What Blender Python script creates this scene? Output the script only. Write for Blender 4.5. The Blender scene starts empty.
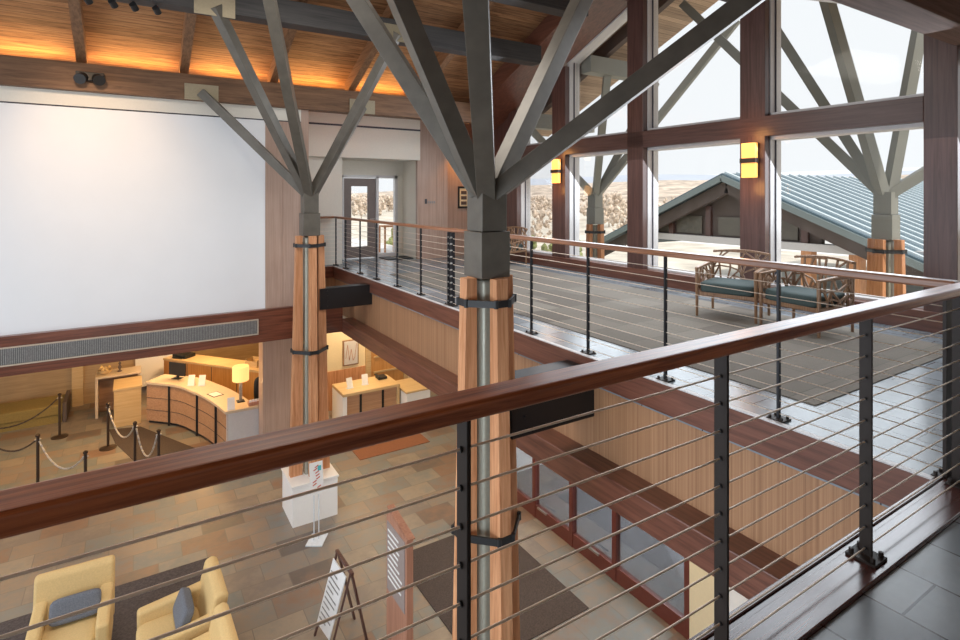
import bpy, bmesh, math, random
from mathutils import Vector, Matrix
random.seed(7)
R = math.radians
sc = bpy.context.scene
COL = sc.collection

# ---------------------------------------------------------------- camera
cd = bpy.data.cameras.new('camera'); cam = bpy.data.objects.new('camera', cd); COL.objects.link(cam)
cam.location = (0, 0, 1.6)
cam.rotation_euler = (R(90), 0, R(-32.09))
cd.sensor_width = 36; cd.lens = 36 * 553 / 960; cd.shift_y = -125 / 960
cd.clip_start = .05; cd.clip_end = 3000
sc.camera = cam

# ---------------------------------------------------------------- world, sun, large lights, exposure
w = bpy.data.worlds.new('world'); sc.world = w; w.use_nodes = True
bg = w.node_tree.nodes['Background']
bg.inputs[0].default_value = (.90, .925, .95, 1); bg.inputs[1].default_value = .70
vs = sc.view_settings
vs.view_transform = 'Standard'; vs.look = 'None'; vs.gamma = 1; vs.exposure = 0.6; vs.use_curve_mapping = False

def lamp(kind, loc, energy, color=(1, 1, 1), size=1, size_y=None, target=None, spot=None, name='light', blend=.5):
    l = bpy.data.lights.new(name, kind); o = bpy.data.objects.new(name, l); COL.objects.link(o)
    o.location = loc; l.energy = energy; l.color = color
    if kind == 'AREA':
        l.size = size
        if size_y: l.shape = 'RECTANGLE'; l.size_y = size_y
    elif kind == 'SUN': l.angle = R(size)
    else: l.shadow_soft_size = size
    if spot: l.spot_size = R(spot); l.spot_blend = blend
    if target is not None:
        o.rotation_euler = (Vector(target) - Vector(loc)).to_track_quat('-Z', 'Y').to_euler()
    return o
lamp('SUN', (0, -20, 30), 2.1, (1, .93, .84), 1.5, target=(-2, 4, 0), name='sun')
# daylight entering by the hall's window wall on the far left, and by the one in view
lamp('AREA', (-7.5, 5.5, .5), 350, (.74, .86, 1), 12, 7, target=(3, 6.5, -1), name='daylight_left')
lamp('AREA', (7.6, 6.2, 2.6), 230, (.84, .92, 1), 8, 4, target=(4, 6.2, -.6), name='daylight_right')
# unseen fill lights added high under the roof to brighten the hall
lamp('AREA', (1.6, 6.2, 4.6), 90, (1, .93, .84), 2.2, 2.2, target=(2.2, 6.6, 0), name='hall_fill')
lamp('AREA', (-1.5, 6.0, 5.0), 80, (1, .93, .87), 2.5, 2.5, target=(0, 7.5, -4), name='hall_fill')
lamp('AREA', (-.5, 1.2, -.4), 100, (.82, .92, 1), 2.5, 1.2, target=(2, 6, -4), name='gallery_soffit_light')
# warm wash lamps of the reception lobby and under the balcony
for (x, y, e) in ((-2, 14.5, 30), (.3, 14.6, 42), (1.6, 16.6, 60), (1.3, 12.9, 12), (-3, 12.9, 12)):
    lamp('AREA', (x, y, -1.25), e, (1, .62, .28), .8, target=(x, y, -4), name='lobby_downlight')
for (x, y, e) in ((4.7, 12.2, 22), (5.0, 13.8, 26), (5.2, 9.3, 20), (5.0, 6.6, 20), (5.0, 4.2, 12)):
    lamp('AREA', (x, y, -1.1), e, (1, .74, .45), .6, target=(x, y, -4), name='soffit_downlight')
lamp('AREA', (7.6, 6.5, -1.2), 120, (.9, .93, 1), 2, 4, target=(7.4, 6.5, -4), name='vestibule_light')

# ---------------------------------------------------------------- mesh helpers
def BM(): return bmesh.new()
def box(bm, x0, x1, y0, y1, z0, z1, rz=0, c=None):
    m = Matrix.Translation(((x0 + x1) / 2, (y0 + y1) / 2, (z0 + z1) / 2)) @ Matrix.Diagonal((abs(x1 - x0), abs(y1 - y0), abs(z1 - z0), 1))
    if rz: m = Matrix.Translation(c) @ Matrix.Rotation(rz, 4, 'Z') @ Matrix.Translation(-Vector(c)) @ m
    bmesh.ops.create_cube(bm, size=1, matrix=m); return bm
def beam(bm, p, q, wd, h, up=(0, 0, 1)):
    p = Vector(p); q = Vector(q); d = q - p; L = d.length; d.normalize()
    s = d.cross(Vector(up))
    if s.length < 1e-4: s = Vector((1, 0, 0))
    s.normalize(); u = s.cross(d)
    m = Matrix((s, d, u)).transposed().to_4x4(); m.translation = (p + q) / 2
    bmesh.ops.create_cube(bm, size=1, matrix=m @ Matrix.Diagonal((wd, L, h, 1))); return bm
def cyl(bm, p, q, r, seg=8, r2=None):
    p = Vector(p); q = Vector(q); d = q - p
    m = d.to_track_quat('Z', 'Y').to_matrix().to_4x4(); m.translation = (p + q) / 2
    bmesh.ops.create_cone(bm, cap_ends=True, segments=seg, radius1=r, radius2=r if r2 is None else r2, depth=d.length, matrix=m); return bm
def tube(bm, pts, r, seg=6):
    for a, b in zip(pts[:-1], pts[1:]): cyl(bm, a, b, r, seg)
    return bm
def prism(bm, poly, z0, z1):
    lo = [bm.verts.new((x, y, z0)) for x, y in poly]; hi = [bm.verts.new((x, y, z1)) for x, y in poly]
    bm.faces.new(lo[::-1]); bm.faces.new(hi)
    n = len(poly)
    for i in range(n): bm.faces.new((lo[i], lo[(i + 1) % n], hi[(i + 1) % n], hi[i]))
    bmesh.ops.recalc_face_normals(bm, faces=bm.faces); return bm
def prismX(bm, poly, x0, x1):      # poly in (y, z)
    lo = [bm.verts.new((x0, y, z)) for y, z in poly]; hi = [bm.verts.new((x1, y, z)) for y, z in poly]
    bm.faces.new(lo[::-1]); bm.faces.new(hi)
    n = len(poly)
    for i in range(n): bm.faces.new((lo[i], lo[(i + 1) % n], hi[(i + 1) % n], hi[i]))
    bmesh.ops.recalc_face_normals(bm, faces=bm.faces); return bm
def lathe(bm, prof, seg=24, c=(0, 0)):
    rings = []
    for r, z in prof:
        rings.append([bm.verts.new((c[0] + r * math.cos(2 * math.pi * i / seg), c[1] + r * math.sin(2 * math.pi * i / seg), z)) for i in range(seg)])
    for a, b in zip(rings[:-1], rings[1:]):
        for i in range(seg): bm.faces.new((a[i], a[(i + 1) % seg], b[(i + 1) % seg], b[i]))
    bm.faces.new(rings[0][::-1]); bm.faces.new(rings[-1]); return bm
def puff(bm, x0, x1, y0, y1, z0, z1, r=.05, n=7, e=3.2):   # soft cushion: superellipsoid
    cx, cy, cz = (x0 + x1) / 2, (y0 + y1) / 2, (z0 + z1) / 2
    g = BM(); bmesh.ops.create_cube(g, size=2); bmesh.ops.subdivide_edges(g, edges=g.edges[:], cuts=n, use_grid_fill=True)
    vm = {}
    for v in g.verts:
        x, y, z = v.co; k = (abs(x) ** e + abs(y) ** e + abs(z) ** e) ** (1 / e)
        vm[v] = bm.verts.new((cx + x / k * (x1 - x0) / 2, cy + y / k * (y1 - y0) / 2, cz + z / k * (z1 - z0) / 2))
    for f in g.faces:
        ff = bm.faces.new([vm[v] for v in f.verts]); ff.smooth = True
    g.free(); return bm
def rootloc(o):
    while o.parent: o = o.parent
    return Vector(o.location)
def obj(name, bm, m, parent=None, bevel=0, world=True, smooth=False, seg=2):
    if parent is not None:
        if world: bmesh.ops.translate(bm, vec=-rootloc(parent), verts=bm.verts)
        loc = Vector((0, 0, 0))
    else:
        xs = [v.co for v in bm.verts]
        loc = Vector(((min(c.x for c in xs) + max(c.x for c in xs)) / 2, (min(c.y for c in xs) + max(c.y for c in xs)) / 2, min(c.z for c in xs)))
        bmesh.ops.translate(bm, vec=-loc, verts=bm.verts)
    if smooth:
        for f in bm.faces: f.smooth = True
    me = bpy.data.meshes.new(name); bm.to_mesh(me); bm.free(); me.materials.append(m)
    o = bpy.data.objects.new(name, me); COL.objects.link(o); o.location = loc
    if parent is not None: o.parent = parent
    if bevel:
        b = o.modifiers.new('bevel', 'BEVEL'); b.width = bevel; b.segments = seg; b.limit_method = 'ANGLE'
    return o
def thing(name, label, cat, loc=(0, 0, 0), rz=0, group=None):
    o = bpy.data.objects.new(name, None); COL.objects.link(o); o.empty_display_size = .1
    o.location = loc; o.rotation_euler = (0, 0, rz); o['label'] = label; o['category'] = cat
    if group: o['group'] = group
    return o
def tag(o, label, cat, group=None, kind=None):
    o['label'] = label; o['category'] = cat
    if group: o['group'] = group
    if kind: o['kind'] = kind
    return o
def struct(name, bm, m, bevel=0, parent=None):
    o = obj(name, bm, m, parent, bevel)
    if parent is None: o['kind'] = 'structure'
    return o
def sroot(name, loc=(0, 0, 0)):
    o = bpy.data.objects.new(name, None); COL.objects.link(o); o.location = loc; o['kind'] = 'structure'; return o
def kids(o): return [c for c in bpy.data.objects if c.parent == o]
def dup(root, loc, rz=None, label=None, group=None):
    def rec(o, par):
        c = o.copy(); COL.objects.link(c)
        if par is not None: c.parent = par
        for k in kids_map.get(o.name, []): rec(k, c)
        return c
    kids_map = {}
    for o in list(bpy.data.objects):
        if o.parent: kids_map.setdefault(o.parent.name, []).append(o)
    r = rec(root, None); r.location = loc
    if rz is not None: r.rotation_euler = (0, 0, rz)
    if label: r['label'] = label
    if group: r['group'] = group
    return r

# ---------------------------------------------------------------- materials
def newmat(name):
    m = bpy.data.materials.new(name); m.use_nodes = True
    return m, m.node_tree, m.node_tree.nodes['Principled BSDF']
def flat(name, c, rough=.5, metal=0, nz=.06, sc_=30, spec=.5, bump=0):
    m, t, p = newmat(name); n = t.nodes
    tc = n.new('ShaderNodeTexCoord'); no = n.new('ShaderNodeTexNoise'); no.inputs['Scale'].default_value = sc_; no.inputs['Detail'].default_value = 3
    r = n.new('ShaderNodeValToRGB')
    r.color_ramp.elements[0].position = .3; r.color_ramp.elements[1].position = .7
    r.color_ramp.elements[0].color = (*[x * (1 - nz) for x in c], 1); r.color_ramp.elements[1].color = (*[min(1, x * (1 + nz)) for x in c], 1)
    t.links.new(tc.outputs['Object'], no.inputs['Vector']); t.links.new(no.outputs['Fac'], r.inputs['Fac']); t.links.new(r.outputs['Color'], p.inputs['Base Color'])
    p.inputs['Roughness'].default_value = rough; p.inputs['Metallic'].default_value = metal; p.inputs['Specular IOR Level'].default_value = spec
    if bump:
        b = n.new('ShaderNodeBump'); b.inputs['Strength'].default_value = bump; b.inputs['Distance'].default_value = .01
        t.links.new(no.outputs['Fac'], b.inputs['Height']); t.links.new(b.outputs['Normal'], p.inputs['Normal'])
    return m
def wood(name, c1, c2, axis='X', rough=.35, fine=26, coarse=1.2, planks=None, stripes=None, spec=.5, coat=0):
    m, t, p = newmat(name); n = t.nodes; L = t.links.new
    tc = n.new('ShaderNodeTexCoord'); mp = n.new('ShaderNodeMapping')
    s = [fine] * 3; s['XYZ'.index(axis)] = coarse; mp.inputs['Scale'].default_value = s
    no = n.new('ShaderNodeTexNoise'); no.inputs['Scale'].default_value = 1; no.inputs['Detail'].default_value = 6; no.inputs['Roughness'].default_value = .65; no.inputs['Distortion'].default_value = .6
    L(tc.outputs['Object'], mp.inputs['Vector']); L(mp.outputs['Vector'], no.inputs['Vector'])
    r = n.new('ShaderNodeValToRGB'); e = r.color_ramp.elements
    e[0].position = .32; e[1].position = .68; e[0].color = (*c1, 1); e[1].color = (*c2, 1)
    mid = e.new(.5); mid.color = (*[(a * .45 + b * .55) for a, b in zip(c1, c2)], 1)
    L(no.outputs['Fac'], r.inputs['Fac']); out = r.outputs['Color']
    n2 = n.new('ShaderNodeTexNoise'); n2.inputs['Scale'].default_value = 1.3; n2.inputs['Detail'].default_value = 2; L(tc.outputs['Object'], n2.inputs['Vector'])
    def mul(col, facsock, k):
        mx = n.new('ShaderNodeMix'); mx.data_type = 'RGBA'; mx.blend_type = 'MULTIPLY'; L(facsock, mx.inputs[0]); L(col, mx.inputs[6]); mx.inputs[7].default_value = (k, k, k, 1); return mx.outputs[2]
    out = mul(out, n2.outputs['Fac'], .72)
    if planks:                                  # (axis across, width, groove)
        ax, wd, gr = planks
        sx = n.new('ShaderNodeSeparateXYZ'); L(tc.outputs['Object'], sx.inputs[0])
        dv = n.new('ShaderNodeMath'); dv.operation = 'DIVIDE'; L(sx.outputs[ax], dv.inputs[0]); dv.inputs[1].default_value = wd
        fr = n.new('ShaderNodeMath'); fr.operation = 'FRACT'; L(dv.outputs[0], fr.inputs[0])
        lt = n.new('ShaderNodeMath'); lt.operation = 'LESS_THAN'; L(fr.outputs[0], lt.inputs[0]); lt.inputs[1].default_value = gr
        fl = n.new('ShaderNodeMath'); fl.operation = 'FLOOR'; L(dv.outputs[0], fl.inputs[0])
        wn = n.new('ShaderNodeTexWhiteNoise'); wn.noise_dimensions = '1D'; L(fl.outputs[0], wn.inputs['W'])
        out = mul(out, wn.outputs['Value'], .6); out = mul(out, lt.outputs[0], .3)
    L(out, p.inputs['Base Color']); p.inputs['Roughness'].default_value = rough; p.inputs['Specular IOR Level'].default_value = spec
    if coat: p.inputs['Coat Weight'].default_value = coat; p.inputs['Coat Roughness'].default_value = .2
    b = n.new('ShaderNodeBump'); b.inputs['Strength'].default_value = .12; b.inputs['Distance'].default_value = .004
    L(no.outputs['Fac'], b.inputs['Height']); L(b.outputs['Normal'], p.inputs['Normal'])
    return m
def tile(name, cols, bw, bh, mortar, rough, offs=.5, rot=0, msize=.006, rvar=.1, nscale=5, bump=.15):
    m, t, p = newmat(name); n = t.nodes; L = t.links.new
    ge = n.new('ShaderNodeNewGeometry'); mp = n.new('ShaderNodeMapping'); mp.inputs['Rotation'].default_value = (0, 0, rot)
    L(ge.outputs['Position'], mp.inputs['Vector'])
    br = n.new('ShaderNodeTexBrick'); br.inputs['Scale'].default_value = 1; br.inputs['Brick Width'].default_value = bw; br.inputs['Row Height'].default_value = bh
    br.inputs['Mortar Size'].default_value = msize; br.inputs['Mortar Smooth'].default_value = .1; br.offset = offs
    br.inputs['Color1'].default_value = (0, 0, 0, 1); br.inputs['Color2'].default_value = (1, 1, 1, 1); br.inputs['Mortar'].default_value = (.5, .5, .5, 1)
    L(mp.outputs['Vector'], br.inputs['Vector'])
    no = n.new('ShaderNodeTexNoise'); no.inputs['Scale'].default_value = nscale; no.inputs['Detail'].default_value = 8; no.inputs['Roughness'].default_value = .65
    L(ge.outputs['Position'], no.inputs['Vector'])
    a = n.new('ShaderNodeMath'); a.operation = 'MULTIPLY_ADD'; L(no.outputs['Fac'], a.inputs[0]); a.inputs[1].default_value = .5
    sub = n.new('ShaderNodeMath'); sub.operation = 'SUBTRACT'; L(br.outputs['Color'], sub.inputs[0]); sub.inputs[1].default_value = .25
    L(sub.outputs[0], a.inputs[2])
    r = n.new('ShaderNodeValToRGB'); e = r.color_ramp.elements
    while len(e) > 1: e.remove(e[-1])
    for i, c in enumerate(cols):
        q = e[0] if i == 0 else e.new(i / (len(cols) - 1)); q.position = i / (len(cols) - 1); q.color = (*c, 1)
    L(a.outputs[0], r.inputs['Fac'])
    mx = n.new('ShaderNodeMix'); mx.data_type = 'RGBA'; L(br.outputs['Fac'], mx.inputs[0]); L(r.outputs['Color'], mx.inputs[6]); mx.inputs[7].default_value = (*mortar, 1)
    L(mx.outputs[2], p.inputs['Base Color'])
    ra = n.new('ShaderNodeMath'); ra.operation = 'MULTIPLY_ADD'; L(no.outputs['Fac'], ra.inputs[0]); ra.inputs[1].default_value = rvar * 2; ra.inputs[2].default_value = rough - rvar
    L(ra.outputs[0], p.inputs['Roughness'])
    b = n.new('ShaderNodeBump'); b.inputs['Strength'].default_value = bump; b.inputs['Distance'].default_value = .01
    L(no.outputs['Fac'], b.inputs['Height']); L(b.outputs['Normal'], p.inputs['Normal'])
    return m
def emit(name, c, s):
    m, t, p = newmat(name); p.inputs['Base Color'].default_value = (*c, 1); p.inputs['Emission Color'].default_value = (*c, 1); p.inputs['Emission Strength'].default_value = s; return m
def glassm(name, tint=(.985, .99, .99), k=.22):
    m, t, p = newmat(name); n = t.nodes; L = t.links.new
    tr = n.new('ShaderNodeBsdfTransparent'); tr.inputs[0].default_value = (*tint, 1)
    gl = n.new('ShaderNodeBsdfGlossy'); gl.inputs['Roughness'].default_value = .02
    lw = n.new('ShaderNodeLayerWeight'); lw.inputs[0].default_value = .25
    mu = n.new('ShaderNodeMath'); mu.operation = 'MULTIPLY'; L(lw.outputs['Fresnel'], mu.inputs[0]); mu.inputs[1].default_value = k
    mx = n.new('ShaderNodeMixShader'); L(mu.outputs[0], mx.inputs[0]); L(tr.outputs[0], mx.inputs[1]); L(gl.outputs[0], mx.inputs[2])
    L(mx.outputs[0], n['Material Output'].inputs[0]); return m

M = {}
M['mahogany_x'] = wood('mahogany_x', (.085, .022, .012), (.26, .085, .045), 'X', .3, coat=.35)
M['rail_x'] = wood('rail_x', (.20, .044, .014), (.62, .19, .065), 'X', .34, fine=60, coarse=2.2, coat=.25, spec=.35)
M['rail_y'] = wood('rail_y', (.2, .075, .035), (.45, .2, .1), 'Y', .28, fine=60, coarse=2.2, coat=.4)
M['curb_x'] = wood('curb_x', (.05, .014, .012), (.15, .05, .038), 'X', .2, fine=40, coat=.9)
M['mahogany_y'] = wood('mahogany_y', (.10, .035, .022), (.24, .092, .058), 'Y', .35, coat=.3)
M['mahogany_z'] = wood('mahogany_z', (.075, .032, .026), (.15, .075, .062), 'Z', .35, coat=.2)  # mahogany greyed, window glare mixed into its colour
M['mullion_y'] = wood('mullion_y', (.075, .034, .028), (.15, .078, .065), 'Y', .35, coat=.2)  # same glare-greyed tone, with the grain along the transom
M['eave'] = wood('eave', (.10, .055, .042), (.2, .115, .09), 'X', .75, spec=.2)
M['p1wood'] = wood('p1wood', (.11, .052, .024), (.27, .14, .07), 'X', .6, fine=14)
M['darkbeam'] = wood('darkbeam', (.035, .033, .035), (.075, .07, .068), 'X', .6)
M['rafterwood'] = wood('rafterwood', (.16, .075, .035), (.34, .18, .09), 'Y', .6)
M['deck'] = wood('deck', (.24, .10, .04), (.60, .32, .15), 'X', .65, fine=22, coarse=2, planks=(1, .115, .07))
M['soffit'] = wood('soffit', (.45, .30, .2), (.72, .52, .36), 'X', .6, planks=(1, .115, .06))
M['panel'] = wood('panel', (.42, .24, .135), (.62, .40, .25), 'Z', .45, fine=45, coarse=.7)
M['panel2'] = wood('panel2', (.30, .145, .07), (.52, .285, .15), 'Z', .5, fine=42, coarse=.15)
M['pinkpanel'] = wood('pinkpanel', (.42, .28, .215), (.55, .39, .31), 'Z', .4, fine=30, coarse=.8)
M['tanpanel'] = wood('tanpanel', (.40, .27, .14), (.54, .38, .21), 'X', .5)
M['timber'] = wood('timber', (.50, .20, .085), (.80, .42, .22), 'Z', .55, fine=30, coarse=1.5, spec=.3)
M['deskfront'] = wood('deskfront', (.42, .22, .12), (.60, .36, .21), 'X', .45, fine=30)
M['desktop'] = flat('desktop', (.62, .5, .36), .35)
M['deskcase'] = wood('deskcase', (.55, .25, .07), (.72, .38, .13), 'Z', .4)
M['maple'] = wood('maple', (.62, .42, .2), (.75, .55, .3), 'X', .4)
M['chairwood'] = wood('chairwood', (.22, .11, .055), (.42, .25, .14), 'Z', .4, fine=60)
M['signwood'] = wood('signwood', (.42, .19, .12), (.58, .3, .2), 'Z', .45)
M['storefront'] = flat('storefront', (.13, .032, .022), .4)
M['steel'] = flat('steel', (.125, .112, .092), .4, .2, .15, 6)
M['steel_shaft'] = flat('steel_shaft', (.36, .36, .30), .4, .2)
M['plate'] = flat('plate', (.33, .28, .19), .45, .3)
M['outsteel'] = flat('outsteel', (.24, .24, .21), .5, .1, .03, 3)
M['post'] = flat('post', (.028, .019, .015), .5, 0, .06, 30, .3)
M['blackpost'] = flat('blackpost', (.018, .018, .022), .4, .3)
M['black'] = flat('black', (.012, .012, .013), .5)
M['blackbeam'] = flat('blackbeam', (.012, .011, .012), .4, .2)
M['cable'] = flat('cable', (.85, .70, .56), .4, .15)
M['bolt'] = flat('bolt', (.4, .38, .35), .3, .9)
M['hvac'] = flat('hvac', (.1, .1, .1), .6)
M['white'] = flat('white', (.86, .86, .85), .6, 0, .01)
M['screenwall'] = flat('screenwall', (.82, .83, .85), .7, 0, .01, 2)
M['cream'] = flat('cream', (.74, .70, .62), .7, 0, .02)
M['creamwarm'] = flat('creamwarm', (.80, .68, .45), .7, 0, .02)
M['winframe'] = flat('winframe', (.62, .6, .6), .4, .1, .03)
M['gasket'] = flat('gasket', (.04, .035, .05), .5)
M['glass'] = glassm('glass'); M['doorglass'] = glassm('doorglass', (.9, .93, .95), .6)
M['grille'] = flat('grille', (.30, .29, .28), .5, .3, .25, 60)
M['grilleframe'] = flat('grilleframe', (.55, .45, .35), .4)
M['slate'] = tile('slate', [(.13, .11, .098), (.24, .15, .105), (.185, .20, .195), (.27, .20, .15), (.165, .185, .185), (.30, .25, .195), (.20, .17, .15)], .66, .43, (.17, .15, .13), .42, rot=0, nscale=3)
M['bluetile'] = tile('bluetile', [(.15, .175, .19), (.26, .295, .325), (.195, .225, .25), (.32, .365, .40)], .62, .31, (.05, .05, .055), .24, rot=R(90), nscale=4, msize=.005)
M['carpet'] = tile('carpet', [(.14, .12, .10), (.22, .195, .165), (.17, .15, .125), (.26, .235, .2)], .6, .6, (.13, .12, .10), .95, nscale=60, rvar=.02, bump=.3, msize=.004)
M['rug'] = flat('rug', (.085, .07, .068), .95, 0, .35, 40)
M['mat'] = flat('mat', (.065, .048, .042), .95, 0, .35, 60)
M['redmat'] = flat('redmat', (.26, .105, .05), .95, 0, .2, 60)
M['greycarpet'] = flat('greycarpet', (.17, .17, .18), .95, 0, .3, 60)
M['yellow'] = flat('yellow', (.72, .50, .22), .8, 0, .06, 60, bump=.1)
M['pillow'] = flat('pillow', (.15, .16, .185), .85, 0, .2, 80)
M['teal'] = flat('teal', (.06, .09, .09), .8, 0, .1, 60)
M['olive'] = flat('olive', (.26, .19, .06), .85, 0, .1)
M['sconce'] = emit('sconce', (1, .42, .10), .98)
M['shade'] = emit('shade', (1, .56, .19), .72)
M['doorpaint'] = flat('doorpaint', (.20, .155, .14), .5)
M['paper'] = flat('paper', (.8, .8, .8), .6, 0, .02)
M['greysign'] = flat('greysign', (.33, .27, .25), .5)
M['ink'] = flat('ink', (.05, .05, .06), .6)
M['acrylic'] = flat('acrylic', (.72, .78, .85), .15)
M['red'] = flat('red', (.6, .12, .08), .6); M['tealink'] = flat('tealink', (.1, .5, .55), .6)
M['velvet'] = flat('velvet', (.05, .035, .03), .8); M['silver'] = flat('silver', (.5, .48, .46), .4, .4)
M['bronze'] = flat('bronze', (.06, .04, .03), .4, .5)
M['roofmetal'] = flat('roofmetal', (.10, .155, .19), .5, .1, .05)
M['brown'] = flat('brown', (.10, .075, .065), .7, 0, .15, 2)
M['barge'] = flat('barge', (.2, .24, .24), .5); M['seam'] = flat('seam', (.62, .70, .74), .35, .1)
M['sand'] = flat('sand', (.62, .57, .49), .9, 0, .3, .25)
M['pale_ground'] = flat('pale_ground', (.75, .74, .73), .9)  # paved ground whitened to imitate the overexposed outdoors

# ---------------------------------------------------------------- constants
G = -4.1
def roofz(Y): return 8.46 - .42 * Y if Y > 6.75 else 8.46 - .42 * (13.5 - Y)

# ---------------------------------------------------------------- floors
b = BM(); box(b, 3.84, 8.3, 1.07, 13.6, -.28, 0); box(b, -6, 8.3, -3, 1.06, -.3, 0); box(b, 2.8, 3.84, 12.42, 13.4, -.28, 0)
struct('floor', b, M['bluetile'])
b = BM(); box(b, -9, 10, -3, 21, G - .2, G); struct('floor_lower', b, M['slate'])
b = BM(); box(b, 6.12, 9.5, 3.2, 9.2, G, G + .008); struct('floor_vestibule', b, M['greycarpet'])
o = obj('carpet', box(BM(), 4.38, 7.3, 2.2, 10.4, 0, .008), M['carpet']); tag(o, 'large brown grey carpet laid in the tiled balcony floor under the lattice chairs', 'carpet')
# curb under the near railing
b = BM(); box(b, -3.5, 4.0, 1.062, 1.22, -.28, .02); box(b, -3.5, 3.86, 1.22, 1.245, -.28, .012); box(b, -3.5, 3.86, 1.245, 1.265, -.28, .02); box(b, -3.5, 3.86, 1.265, 1.285, -.28, .006)
struct('trim_1', b, M['curb_x'], .004)
# balcony fascia, panel, lower beam
b = BM(); box(b, 3.80, 3.90, 1.285, 12.27, -.25, -.004); struct('trim_2', b, M['mahogany_y'], .004)
b = BM(); box(b, 2.8, 3.9, 12.27, 12.42, -.25, -.004); struct('trim_3', b, M['mahogany_x'], .004)
b = BM(); box(b, 3.85, 3.95, 1.0, 12.35, -1.0, -.25); box(b, 2.8, 3.85, 12.30, 12.4, -1.0, -.25); struct('wall_balcony_front', b, M['panel2'])
b = BM(); box(b, 3.6, 3.86, -1, 11.1, -1.2, -.93); struct('trim_4', b, M['mahogany_y'], .01)
b = BM(); box(b, 3.86, 9.5, -3, 16, -1.08, -1.0); struct('ceiling_under_balcony', b, M['creamwarm'])
b = BM(); box(b, 3.80, 3.845, 1.285, 12.27, -.003, .006); struct('trim_5', b, M['winframe'])

# ---------------------------------------------------------------- left wall (white), its beam, panels
b = BM(); box(b, -9, 2.13, 11.1, 11.3, -.56, 3.02); struct('wall_left', b, M['screenwall'])
b = BM(); box(b, -9, 2.8, 11.1, 11.3, 3.045, 3.5); struct('wall_left_top', b, M['cream'])
b = BM(); box(b, -9, 2.8, 11.12, 11.3, 3.0, 3.06); struct('trim_6', b, M['gasket'])
b = BM(); box(b, 2.13, 2.8, 11.09, 11.3, -.56, 3.02); box(b, 2.45, 2.455, 11.083, 11.1, -.56, 3.02)
struct('wall_left_panel', b, M['pinkpanel'])
b = BM(); box(b, -9, 3.6, 10.98, 11.35, -1.17, -.56); struct('trim_7', b, M['mahogany_x'], .008)
b = BM(); box(b, 2.34, 3.15, 12.45, 12.9, G, -1.1); struct('wall_pier', b, M['pinkpanel'])
b = BM(); box(b, 2.8, 2.95, 11.1, 12.6, -.25, 3.5); struct('wall_return', b, M['pinkpanel'])
v = thing('air_grille', 'long grey slotted air grille set in the mahogany beam under the white wall', 'vent', (-1, 10.98, -.99))
b = BM(); box(b, -6, 1.97, 10.972, 10.982, -.985, -.735); obj('grille_back', b, M['hvac'], v)
b = BM()
for z in (-1.0, -.73): box(b, -6, 1.985, 10.955, 10.985, z - .01, z + .01)
box(b, 1.965, 1.985, 10.955, 10.985, -1.0, -.73); obj('grille_frame', b, M['grilleframe'], v)
b = BM(); x = -3.2
while x < 1.96:
    box(b, x, x + .014, 10.958, 10.982, -.985, -.745); x += .025
obj('slats', b, M['grille'], v)['kind'] = 'stuff'

# cream wall and recess with the door
b = BM(); box(b, 2.95, 4.1, 12.55, 12.75, 0, 3.5); box(b, 3.95, 4.1, 12.75, 13.4, 0, 3.5); box(b, 2.95, 6.0, 12.35, 12.55, 2.46, 3.6)
struct('wall_back', b, M['cream'])
b = BM(); box(b, 2.95, 6.0, 12.335, 12.36, 3.17, 3.21); struct('trim_32', b, M['gasket'])
b = BM(); box(b, 4.1, 4.38, 13.4, 13.55, 0, 2.1); box(b, 5.85, 6.05, 13.4, 13.55, 0, 2.1); box(b, 4.1, 6.05, 13.4, 13.55, 2.1, 2.7); box(b, 4.1, 6.0, 12.55, 13.4, 2.46, 2.55)
box(b, 6.0, 6.12, 12.60, 13.5, 0, 3.4)
struct('wall_recess', b, M['cream'])
b = BM(); box(b, 6.0, 6.86, 12.5, 12.6, 0, 3.6)
for xx in (6.54, 6.74): box(b, xx, xx + .006, 12.494, 12.52, 0, 3.6)
struct('wall_back_panel', b, M['pinkpanel'])
b = BM(); box(b, 6.86, 8.2, 12.75, 12.85, 0, 4.2); struct('wall_back_right', b, M['pinkpanel'])
d = sroot('door_1', (4.8, 13.4, 0))
b = BM(); box(b, 4.42, 4.62, 13.42, 13.47, .02, 2.02); box(b, 5.05, 5.25, 13.42, 13.47, .02, 2.02); box(b, 4.62, 5.05, 13.42, 13.47, 1.82, 2.02); box(b, 4.62, 5.05, 13.42, 13.47, .02, .3); obj('door_leaf', b, M['doorpaint'], d, .003)
obj('door_glass', box(BM(), 4.62, 5.05, 13.44, 13.45, .3, 1.82), M['glass'], d)
b = BM(); box(b, 4.38, 4.42, 13.38, 13.5, 0, 2.08); box(b, 5.26, 5.33, 13.38, 13.5, 0, 2.08); box(b, 4.38, 5.85, 13.38, 13.5, 2.03, 2.1); box(b, 5.78, 5.85, 13.38, 13.5, 0, 2.1); box(b, 5.33, 5.78, 13.38, 13.5, 0, .1); obj('door_frame', b, M['winframe'], d)
obj('sidelight_glass', box(BM(), 5.33, 5.78, 13.44, 13.45, .1, 2.03), M['glass'], d)
b = BM(); box(b, 5.1, 5.22, 13.38, 13.40, .98, 1.0); cyl(b, (5.12, 13.38, .99), (5.12, 13.43, .99), .012); obj('door_handle', b, M['bolt'], d)
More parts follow.
